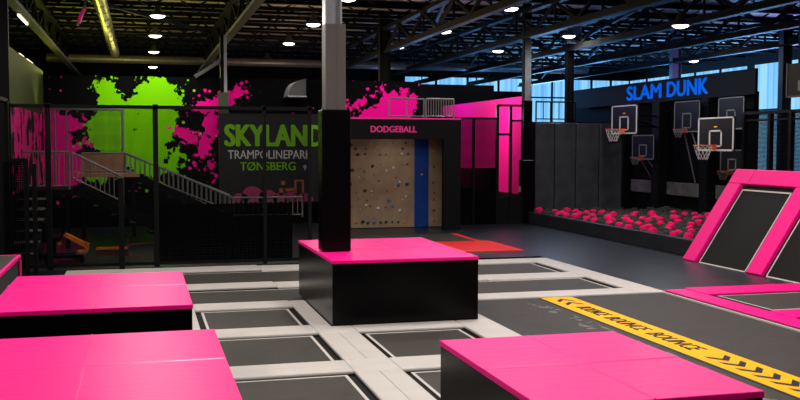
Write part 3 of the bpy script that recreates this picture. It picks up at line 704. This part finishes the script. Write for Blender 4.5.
# banner on the mural
t = empty('banner', (3.85, 28.48, .65), 'dark banner with large green lettering beside the column', 'banner')
cl = MB().box(2.20, 5.53, 28.48, 28.51, .68, 3.30).build('cloth', 'banner', t)
BX = lambda x, z: axes((x, 28.475, z), (1, 0, 0), (0, 0, 1))
text('lettering', 'SKYLAND', 'signgreen', BX(2.38, 2.35), 2.90, .62, bold=.026, parent=cl, depth=.003)
text('lettering', 'TRAMPOLINEPARK', 'signwhite', BX(2.45, 1.975), 2.47, .25, bold=.006, parent=cl, depth=.003)
text('lettering', 'TØNSBERG', 'signgreen', BX(2.80, 1.63), 1.63, .25, bold=.006, parent=cl, depth=.003)
text('lettering', '9', 'signwhite', BX(4.67, 1.63), .09, .16, parent=cl, depth=.003)
pk = MB()
for (x, z, w, h) in [(2.55, .7, .5, .30), (2.8, .7, .7, .52), (3.3, .7, .6, .40), (3.75, .7, .5, .30), (4.1, .7, .4, .36), (4.45, .7, .5, .28)]:
    pts = [(x+w/2-w/2*math.cos(PI*q/9)*(1+.08*math.sin(q*5)), z+h*math.sin(PI*q/9)*(1+.10*math.cos(q*7))) for q in range(10)]
    pk.prism([(a, 28.476, b) for a, b in pts], (0, .003, 0))
pk.build('printed_picture', mat('dull pink print', (.30, .012, .10), .6, lin=True), cl)
og = MB()
for (x, z, w, h) in [(4.0, 1.2, .12, .12), (4.12, 1.0, .3, .10), (4.4, .72, .06, .6), (4.62, .72, .06, .6), (4.4, 1.3, .28, .05), (3.95, .9, .12, .2)]:
    og.box(x, x+w, 28.476, 28.48, z, z+h)
og.build('printed_picture', mat('dull orange print', (.28, .07, .012), .6, lin=True), cl)

# ------------------------------------------------------------------ dodgeball portal and climbing wall
t = empty('portal', (7.0, 25.9, 0), 'black portal with pink sign around the climbing wall', 'portal')
lt = MB().box(5.1, 8.68, 25.7, 26.0, 2.55, 3.13).build('lintel', 'blackmatte', t)
MB().box(8.17, 8.68, 25.7, 25.85, 0, 2.55).build('pillar', 'blackmatte', t)
MB().box(5.1, 5.5, 25.7, 26.0, 0, 2.55).build('pillar', 'blackmatte', t)
MB().box(8.5, 8.68, 26.0, 28.9, 0, 3.13).build('side_wall', 'blackmatte', t)
MB().box(5.56, 8.68, 26.0, 28.9, 3.03, 3.13).build('roof', 'blackmatte', t)
MB().box(5.1, 8.68, 25.69, 25.72, 3.10, 3.14).build('edge_strip', 'signpink', lt)
text('lettering', 'DODGEBALL', 'signpink', axes((6.08, 25.695, 2.74), (1, 0, 0), (0, 0, 1)), 1.30, .17, bold=.02, parent=lt, depth=.004)
t = empty('climbing_wall', (6.9, 26.8, 0), 'plywood climbing wall with a blue strip and bolted holds', 'climbing wall')
MB().box(5.3, 7.63, 26.78, 26.86, .02, 3.0).box(8.06, 8.48, 26.78, 26.86, .02, 3.0).build('panel', 'plywood', t)
MB().box(7.63, 8.06, 26.775, 26.86, .02, 3.0).build('blue_strip', 'blue', t)
hm = {k: mat('hold '+k, c, .6, lin=True) for k, c in dict(black=(.012, .012, .014), blue=(.02, .10, .30), orange=(.55, .12, .02), white=(.5, .48, .45), red=(.5, .03, .02)).items()}
rh = random.Random(3)
def hold(x, z, s, c):
    b = MB(); tt = bmesh.new(); bmesh.ops.create_icosphere(tt, subdivisions=1, radius=s)
    for v in tt.verts: v.co = Vector((v.co.x*rh.uniform(.7, 1.3), v.co.y*.7, v.co.z*rh.uniform(.7, 1.25)))
    b._add(tt, Matrix.Translation((x, 26.775, z))); b.build('hold', hm[c], t)
for k in range(11): hold(5.72+k*.18+rh.uniform(-.02, .02), .16+rh.uniform(0, .03), rh.uniform(.03, .055), rh.choice(['black', 'black', 'blue', 'orange']))
for z in (.55, .85, 1.15, 1.45, 1.75, 2.05, 2.35):
    for k in range(9):
        if rh.random() < .92: hold(5.75+k*.21+rh.uniform(-.07, .07), z+rh.uniform(-.12, .12), rh.choice([.02, .025, .04, .055]), rh.choice(['black', 'black', 'black', 'black', 'black', 'blue', 'white', 'orange']))
for z in (.2, .5, .8, 1.0, 1.3, 1.75, 2.2): hold(8.2+rh.uniform(-.02, .03), z, rh.uniform(.025, .045), rh.choice(['black', 'white', 'red', 'orange']))
hold(7.85, 1.62, .05, 'black'); hold(7.85, 1.54, .03, 'white')
railing('railing', [(7.83, 26.3, 3.70), (8.66, 26.3, 3.70)], .57, 'close barred grey railing on the portal roof', .075)
railing('railing', [(6.8, 26.5, 3.70), (7.83, 26.5, 3.70)], .57, 'open grey railing before the pink splash on the portal roof', .5)

# red floor mats
t = empty('floor_mat', (6.5, 22.3, 0), 'red floor mat around a black square before the climbing wall', 'mat')
MB().box(4.6, 8.36, 20.25, 22.5, .0, .018).build('red_field', 'red', t)
MB().box(8.0, 8.15, 22.5, 24.6, .0, .016).build('red_border', 'red', t)
MB().box(5.2, 8.0, 22.5, 24.6, .0, .014).build('black_square', 'bed', t)

# ------------------------------------------------------------------ passage nets and pink wall frames
t = empty('net_screen', (9.5, 27.3, 0), 'black net screen before the dim left part of the pink wall', 'net')
MB().quad((8.7, 27.3, 0), (10.36, 27.3, 0), (10.36, 27.3, 3.2), (8.7, 27.3, 3.2)).build('net', 'netdense', t)  # net made denser to stand in for shadow on the pink wall
MB().quad((8.7, 27.34, 0), (10.36, 27.34, 0), (10.36, 27.34, 1.7), (8.7, 27.34, 1.7)).build('lower_screen', 'netdense', t)
MB().box(8.68, 10.4, 27.27, 27.33, 3.16, 3.22).build('top_rail', 'blackmatte', t)
for x in (8.75, 9.12, 9.62, 10.36): MB().box(x-.03, x+.03, 27.27, 27.33, 0, 3.2).build('post', 'blackmatte', t)
MB().box(9.12, 9.62, 27.27, 27.31, 1.55, 1.59).build('crossbar', 'blackmatte', t)
t = empty('net_door', (10.9, 27.3, 0), 'black framed net door before the bright pink wall', 'door')
MB().box(10.36, 11.2, 27.26, 27.34, 3.55, 3.62).box(10.34, 10.42, 27.26, 27.34, 0, 3.6).box(10.76, 10.84, 27.26, 27.34, 0, 3.6).box(10.36, 10.8, 27.26, 27.34, 2.68, 2.75).box(10.8, 11.2, 27.26, 27.34, 3.1, 3.16).build('frame', 'blackmatte', t)
MB().quad((10.84, 27.3, 0), (11.2, 27.3, 0), (11.2, 27.3, 3.1), (10.84, 27.3, 3.1)).build('net', 'net', t)
MB().box(10.36, 11.2, 27.28, 27.32, 0, .82).build('kick_panel', 'blackmatte', t)

# ------------------------------------------------------------------ grey padded wall behind the foam pit
for i, (a, b, lab) in enumerate([(11.80, 12.46, 'dark grey wall pad nearest the black column, leftmost of four'), (12.46, 13.18, 'dark grey wall pad behind the foam pit, second from the column'),
                                 (13.18, 13.98, 'dark grey wall pad behind the foam pit, third from the column'), (13.98, 14.78, 'dark grey wall pad left of the front hoop post, rightmost of four')]):
    o = MB().box(a+.012, b-.012, 27.75, 27.85, .05, 3.08, .02).build('wall_pad', 'greypad', loc=((a+b)/2, 27.8, .05)); tag(o, lab, 'wall pad', 'wall pads behind the foam pit')
struct(MB().box(11.75, 14.85, 27.86, 27.98, 0, 3.12).build('wall_pit', 'blackmatte'), 'black backing wall behind the grey pads', 'wall')
railing('railing', [(12.05, 28.3, 3.76), (12.55, 28.3, 3.76), (13.4, 28.3, 3.76)], .62, 'dark railing above the grey padded wall', .22, mtl='steel')

# sign board
t = empty('sign_board', (16.2, 28.7, 3.8), 'long black board with blue lettering over the hoops', 'sign')
sb = MB().box(16.2, 16.28, 22.95, 34.6, 3.80, 4.50).build('board', 'blackmatte', t)
MB().box(16.19, 16.2, 22.95, 34.6, 4.47, 4.5).build('edge_trim', 'steel', sb)
MB().box(16.28, 16.5, 24.9, 25.0, 3.9, 4.4).build('bracket', 'steel', t)
MB().box(16.28, 16.5, 32.0, 32.1, 3.9, 4.4).build('bracket', 'steel', t)
text('lettering', 'SLAM', 'signblue', axes((16.195, 30.12, 3.93), (0, -1, 0), (0, 0, 1)), 2.24, .46, bold=.03, parent=sb, depth=.004)
text('lettering', 'DUNK', 'signblue', axes((16.195, 27.50, 3.93), (0, -1, 0), (0, 0, 1)), 2.27, .46, bold=.03, parent=sb, depth=.004)

# ------------------------------------------------------------------ foam pit
t = empty('foam_pit', (13.9, 23, 0), 'low foam pit with dark blue black ledge', 'pit')
MB().box(11.4, 11.58, 17.95, 27.32, 0, .36, .015).build('ledge', 'blackpad', t)
MB().box(11.58, 16.48, 17.95, 27.74, 0, .10).build('pit_base', 'blackmatte', t)
MB().box(11.58, 16.48, 17.95, 18.1, 0, .36, .015).build('end_ledge', 'blackpad', t)
def foam_mesh():
    b = bmesh.new(); bmesh.ops.create_cube(b, size=.195); bmesh.ops.bevel(b, geom=list(b.edges), offset=.062, segments=2, affect='EDGES', profile=.5)
    me = bpy.data.meshes.new('foam_cube'); b.to_mesh(me); b.free(); return me
fm = {'pink': foam_mesh(), 'grey': foam_mesh()}
fm['pink'].materials.append(M['foampink']); fm['grey'].materials.append(M['foamgrey'])
rf = random.Random(11); spots = []
y = 27.55
while y > 18.2:
    x = 11.74
    while x < 16.4:
        spots.append((x+rf.uniform(-.06, .06), y+rf.uniform(-.06, .06))); x += .285
    y -= .285
vis = sorted(spots, key=lambda p: (0 if p[0]/p[1] < .662 else 1, -p[1] if p[0]/p[1] < .662 else 0))
seen = [p for p in spots if p[0]/p[1] < .66]
rest = [p for p in spots if p[0]/p[1] >= .66]
seen.sort(key=lambda p: math.hypot(*p)); rest += seen[300:]; seen = seen[:300]
pinks = []
for (x, y) in seen:
    k = 'pink' if rf.random() < .62 and all(math.hypot(x-a, y-b) > .44 for a, b in pinks) else 'grey'
    if k == 'pink': pinks.append((x, y))
    o = bpy.data.objects.new('foam_cube', fm[k]); COL.objects.link(o)
    o.location = (x, y, .28+.004*(y-18)+rf.uniform(-.02, .04)+(.05 if k == 'pink' else 0)); o.rotation_euler = (rf.uniform(-.4, .4), rf.uniform(-.4, .4), rf.uniform(0, 3))
    tag(o, 'pink foam cube lying loose in the foam pit' if k == 'pink' else 'charcoal foam cube lying loose in the foam pit', 'foam cube', 'pink foam cubes in the pit' if k == 'pink' else 'charcoal foam cubes in the pit')
b = MB()
for (x, y) in rest:
    z = .27+rf.uniform(-.03, .08)
    b.box(-.1, .1, -.1, .1, -.1, .1, .035, 2, Matrix.Translation((x, y, z)) @ Matrix.Rotation(rf.uniform(0, 3), 4, 'Z') @ Matrix.Rotation(rf.uniform(-.6, .6), 4, 'X'))
tag(b.build('foam_cubes', 'foamgrey', loc=(15, 20, .1)), 'charcoal foam filling the rest of the pit behind the ramp', 'foam', kind='stuff')

# ------------------------------------------------------------------ hoops (built facing -X at the origin, board plane x = 0)
def hoop(loc, w, h, lab, post=True, dim=False, rim_z=.14, panel=False):
    t = empty('basketball_hoop', loc, lab, 'basketball hoop', 'basketball hoops')
    x, y, z = loc                      # z = bottom edge of the board
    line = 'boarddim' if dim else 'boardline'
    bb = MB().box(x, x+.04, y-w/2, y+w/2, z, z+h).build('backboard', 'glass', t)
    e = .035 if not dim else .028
    f = MB().box(x-.012, x, y-w/2, y+w/2, z, z+e*1.3).box(x-.012, x, y-w/2, y+w/2, z+h-e, z+h).box(x-.012, x, y-w/2, y-w/2+e*1.4, z, z+h).box(x-.012, x, y+w/2-e*1.4, y+w/2, z, z+h)
    f.build('board_border', line, bb)
    sw, sh, sz = w*.36, h*.50, z+.12*h
    q = .055 if not dim else .05
    MB().box(x-.010, x, y-sw/2, y+sw/2, sz, sz+.04).box(x-.010, x, y-sw/2, y+sw/2, sz+sh-.04, sz+sh).box(x-.010, x, y-sw/2, y-sw/2+q, sz, sz+sh).box(x-.010, x, y+sw/2-q, y+sw/2, sz, sz+sh).build('target_square', line, bb)
    if not dim: MB().box(x-.008, x, y-.07, y+.07, z+h*.70, z+h*.74).build('patch', 'yellow', bb)
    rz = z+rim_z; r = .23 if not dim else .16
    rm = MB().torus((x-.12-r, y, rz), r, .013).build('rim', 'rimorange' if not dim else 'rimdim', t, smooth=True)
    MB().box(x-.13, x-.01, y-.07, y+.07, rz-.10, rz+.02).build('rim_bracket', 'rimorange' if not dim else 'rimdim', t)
    nt = MB(); N = 12
    for k in range(N):
        for sgn in (1, -1):
            pts = []
            for j in range(5):
                a = 2*PI*(k+sgn*j*.5)/N; rr = r*(1-.11*j-.005*j*j)
                pts.append((x-.12-r+rr*math.cos(a), y+rr*math.sin(a), rz-(.09 if not dim else .06)*j))
            nt.path(pts, .004, 4)
    nt.build('net', 'netcord' if not dim else 'boarddim', rm)
    if post:                               # held out from a lane divider pillar
        MB().bar((x+.04, y+.25, z+h*.7), (16.12, post, z+h*.7), .05).bar((x+.04, y+.25, z+h*.3), (16.12, post, z+h*.3), .05).bar((x+.04, y+.25, z+h*.7), (16.12, post, z+h*.3), .04).build('wall_arm', 'steel', t)
    else:
        MB().bar((x+.04, y-.25, z+h*.6), (16.49, y-.25, z+h*.6), .05).bar((x+.04, y+.25, z+h*.6), (16.49, y+.25, z+h*.6), .05).build('wall_arm', 'steel', t)
    if panel:
        MB().bar((16.45, y-.35, 1.25), (15.95, y-.2, z), .03).bar((16.45, y+.35, 1.25), (15.95, y+.2, z), .03).build('strut', 'boarddim', t)
hoop((14.0, 26.2, 2.73), 1.56, .86, 'bright bordered basketball hoop left of the blue sign lettering', 28.05)
hoop((14.0, 21.42, 2.255), 1.56, .85, 'largest bright bordered basketball hoop, just above the pink ramp', 25.25)
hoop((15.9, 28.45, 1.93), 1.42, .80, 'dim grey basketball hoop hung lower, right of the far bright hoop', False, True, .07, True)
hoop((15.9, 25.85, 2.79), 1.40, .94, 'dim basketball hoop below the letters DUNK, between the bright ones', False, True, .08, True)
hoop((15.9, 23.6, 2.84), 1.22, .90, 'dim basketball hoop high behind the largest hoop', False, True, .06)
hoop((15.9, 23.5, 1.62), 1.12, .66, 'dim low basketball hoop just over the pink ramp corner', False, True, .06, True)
for (ya, yb, lab) in ((30.2, 31.0, 'black lane divider pillar under the S of the blue sign'), (27.85, 28.3, 'black lane divider pillar between the two dim hoops left of the largest hoop'), (25.08, 25.5, 'black lane divider pillar behind the largest hoop')):
    tag(MB().box(16.12, 16.49, ya, yb, (.101 if ya < 27.5 else 0), 3.79, .02).build('lane_divider', 'blackmatte', loc=(16.3, (ya+yb)/2, .11)), lab, 'pillar')
M['scuff'] = mat('scuffed grey padding', (.085, .078, .072), .6, lin=True, noise=.4, nscale=5)
for (ya, yb, lab) in ((28.35, 30.15, 'scuffed grey low wall pad under the lowest dim hoop at the left'), (25.55, 27.8, 'scuffed grey low wall pad under the letters DUNK'), (23.42, 25.05, 'scuffed grey low wall pad behind the pink ramp corner')):
    tag(MB().box(16.4, 16.49, ya, yb, .80, 1.22, .02).build('wall_pad', 'scuff', loc=(16.45, (ya+yb)/2, .8)), lab, 'wall pad')
# hanging board at the upper right edge
t = empty('hanging_board', (14.2, 18.5, 3.5), 'black board hanging at the upper right edge', 'board')
MB().box(14.2, 14.26, 17.3, 18.95, 3.52, 4.24).build('board', 'glass', t)
MB().box(14.19, 14.27, 17.3, 18.95, 3.48, 3.52).box(14.19, 14.27, 18.93, 18.97, 3.48, 4.26).build('board_border', 'steelbrown', t)
MB().box(14.185, 14.2, 18.4, 18.55, 3.62, 3.85).build('target_square', 'boarddim', t)
MB().bar((14.26, 18.2, 4.2), (14.26, 18.2, 6.38), .05).bar((14.26, 18.6, 4.2), (14.26, 18.6, 6.38), .05).build('bracket', 'steel', t)

# right net
t = empty('net_fence', (14.2, 18.5, 0), 'black net fence behind the pink ramp at the right', 'fence')
MB().box(14.16, 14.24, 15.0, 20.5, 3.14, 3.21).box(14.17, 14.23, 15.0, 20.5, 2.98, 3.02).build('top_rail', 'blackmatte', t)
MB().quad((14.2, 15.0, 0), (14.2, 20.5, 0), (14.2, 20.5, 3.15), (14.2, 15, 3.15)).build('net', 'netYdense', t)
for y in (20.5, 19.5, 18.75, 17.4, 16): MB().box(14.15, 14.25, y-.045, y+.045, 0, 3.2).build('post', 'blackmatte', t)

# ------------------------------------------------------------------ wall ramp trampolines
th = math.atan2(1.907, 1.27); LEN = 2.292
U = Vector((math.cos(th), 0, math.sin(th))); Vv = Vector((0, 1, 0)); Nn = Vector((-math.sin(th), 0, math.cos(th)))
RM = Matrix(((U.x, 0, Nn.x, 10.94), (U.y, 1, Nn.y, 0), (U.z, 0, Nn.z, 0), (0, 0, 0, 1)))     # local (u along slope, y, n outward)
t = empty('ramp_trampoline', (11.6, 15, 0), 'steep pink padded trampoline ramp at the right', 'ramp')
YT = [17.89, 17.44, 15.70, 15.25, 13.5, 13.05, 11.3]
MB().prism([(11.06, YT[-1], 0), (12.33, YT[-1], 1.85), (12.9, YT[-1], 1.85), (13.1, YT[-1], 0)], (0, YT[0]-YT[-1], 0)).build('support', 'blackmatte', t)
for a, b in ((17.89, 17.44), (15.70, 15.25), (13.5, 13.05)):
    MB().box(0.02, LEN-.36, b, a, -.10, 0.0, .022, 3, RM).build('side_pad', 'pink', t)
for a, b in ((17.89, 17.20), (17.20, 15.25), (15.25, 13.2), (13.2, 11.3)):
    MB().box(LEN-.36, LEN, b+.002, a-.002, -.10, 0.0, .022, 3, RM).build('top_pad', 'pink', t)
for a, b in ((17.44, 15.70), (15.25, 13.5), (13.05, 11.3)):
    MB().box(0.0, LEN-.36, b, a, -.13, -.085, 0, 2, RM).build('spring_cover', 'gap', t)
    bd = MB().box(.03, LEN-.46, b+.08, a-.09, -.085, -.06, 0, 2, RM).build('bed', mat('ramp bed', (.007, .0066, .006), .65, spec=.15, lin=True, noise=.15, nscale=20), t)
    w = MB(); u0, u1 = .03, LEN-.46
    w.box(u0, u1, a-.12, a-.09, -.06, -.055, 0, 2, RM); w.box(u0, u1, b+.08, b+.11, -.06, -.055, 0, 2, RM)
    w.box(u0, u0+.03, b+.08, a-.09, -.06, -.055, 0, 2, RM); w.box(u1-.03, u1, b+.08, a-.09, -.06, -.055, 0, 2, RM)
    w.build('border_webbing', 'whiteline', bd)

# ------------------------------------------------------------------ light
# lamps over the trampoline field, out of the picture above
k = 0
names = ['nearest', 'second', 'third', 'fourth']
for ix, x in enumerate((-4.5, .5, 5.2, 9.8)):
    for iy, y in enumerate((4, 8.7, 13.4, 18.1)):
        light('AREA', 'field_lamp_light', (x, y, 5.9), {4: 120, 8.7: 150, 13.4: 140, 18.1: 80}[y], WARM, 1.2)
light('AREA', 'pit_fill_light', (13.6, 23.5, 5.5), 95, (.95, .97, 1), .6)  # unseen fill added to brighten the foam and hoops
light('AREA', 'ramp_light', (8.2, 11.5, 5.6), 120, (1, .92, .88), .8, (11.6, 16, .8))  # disk light aimed at the ramp
light('SPOT', 'mural_flood', (.2, 25.6, 5.5), 420, (.95, 1, .8), .25, (.2, 29, 3.0), spot_size=1.5, spot_blend=.8)
light('SPOT', 'mural_flood', (7.3, 26.5, 5.6), 260, (1, .9, .95), .25, (7.5, 29, 3.6), spot_size=1.3, spot_blend=.8)
light('SPOT', 'banner_spot', (3.6, 25.5, 5.2), 150, (1, 1, .95), .25, (3.6, 29, 2.3), spot_size=1.2, spot_blend=.8)  # spot aimed at the banner
light('POINT', 'pink_wall_fill', (10.1, 28.8, 3.3), 100, (1, .92, .95), .2)  # unseen point light added to brighten the near end of the pink wall
light('AREA', 'climbing_light', (6.9, 25.95, 2.5), 3, (1, .9, .78), .3, (6.9, 26.9, .9))
light('POINT', 'green_roof_fill', (-1.6, 33.5, 4.3), 330, (.85, .95, .10), .4)  # unseen lights added behind the partitions to tint the left roof green
light('POINT', 'green_roof_fill', (-5.2, 29.0, 4.3), 170, (.8, 1, .08), .3)
light('SPOT', 'olive_uplight', (-1.9, 27.2, 3.3), 40, (.8, 1, .3), .15, (-2.65, 27.0, 4.2), spot_size=1.6, spot_blend=.7)
light('AREA', 'daylight_right', (26.5, 37, 3.4), 1500, (.18, .48, 1), 4.0, (18, 33, 6.5))
light('AREA', 'daylight_far', (22, 49.4, 4.4), 1300, (.18, .5, 1), 3.0, (20, 38, 6.6))
light('POINT', 'violet_roof_fill', (23, 30, 4.4), 600, (.42, .30, 1), .4)  # unseen light added to give the right roof a violet tint
light('POINT', 'blue_roof_fill', (18.6, 37, 4.6), 450, (.12, .40, 1), .4)  # unseen blue lights added to lift the roof steel on the right
light('POINT', 'blue_roof_fill', (23.5, 40, 4.6), 400, (.12, .40, 1), .4)
light('POINT', 'blue_roof_fill', (14.8, 41, 4.4), 300, (.12, .40, 1), .4)
for ax, ay, e in ((.9, 31.5, 150), (5.6, 30.5, 230), (5.6, 37.5, 150), (10, 33.5, 170), (-.5, 38.5, 120), (12.8, 28.8, 120), (10.5, 41, 90)):
    light('POINT', 'roof_fill', (ax, ay, 4.7), e, (.30, .48, 1) if ax > 9 else (1, .70, .45) if ax > 3 else (.95, .85, .22), .4)  # unseen uplights added to brighten the roof deck, yellow to blue across
light('POINT', 'stair_fill', (0, 21.8, 5.2), 190, (1, .95, .85), .4)  # unseen point light added to brighten the railings behind the net
w = bpy.data.worlds.new('world'); sc.world = w; w.use_nodes = True
w.node_tree.nodes['Background'].inputs[0].default_value = (.5, .6, .8, 1); w.node_tree.nodes['Background'].inputs[1].default_value = .02
sc.view_settings.view_transform = 'Standard'; sc.view_settings.look = 'None'; sc.view_settings.gamma = 1; sc.view_settings.exposure = 0
sc.view_settings.use_curve_mapping = False
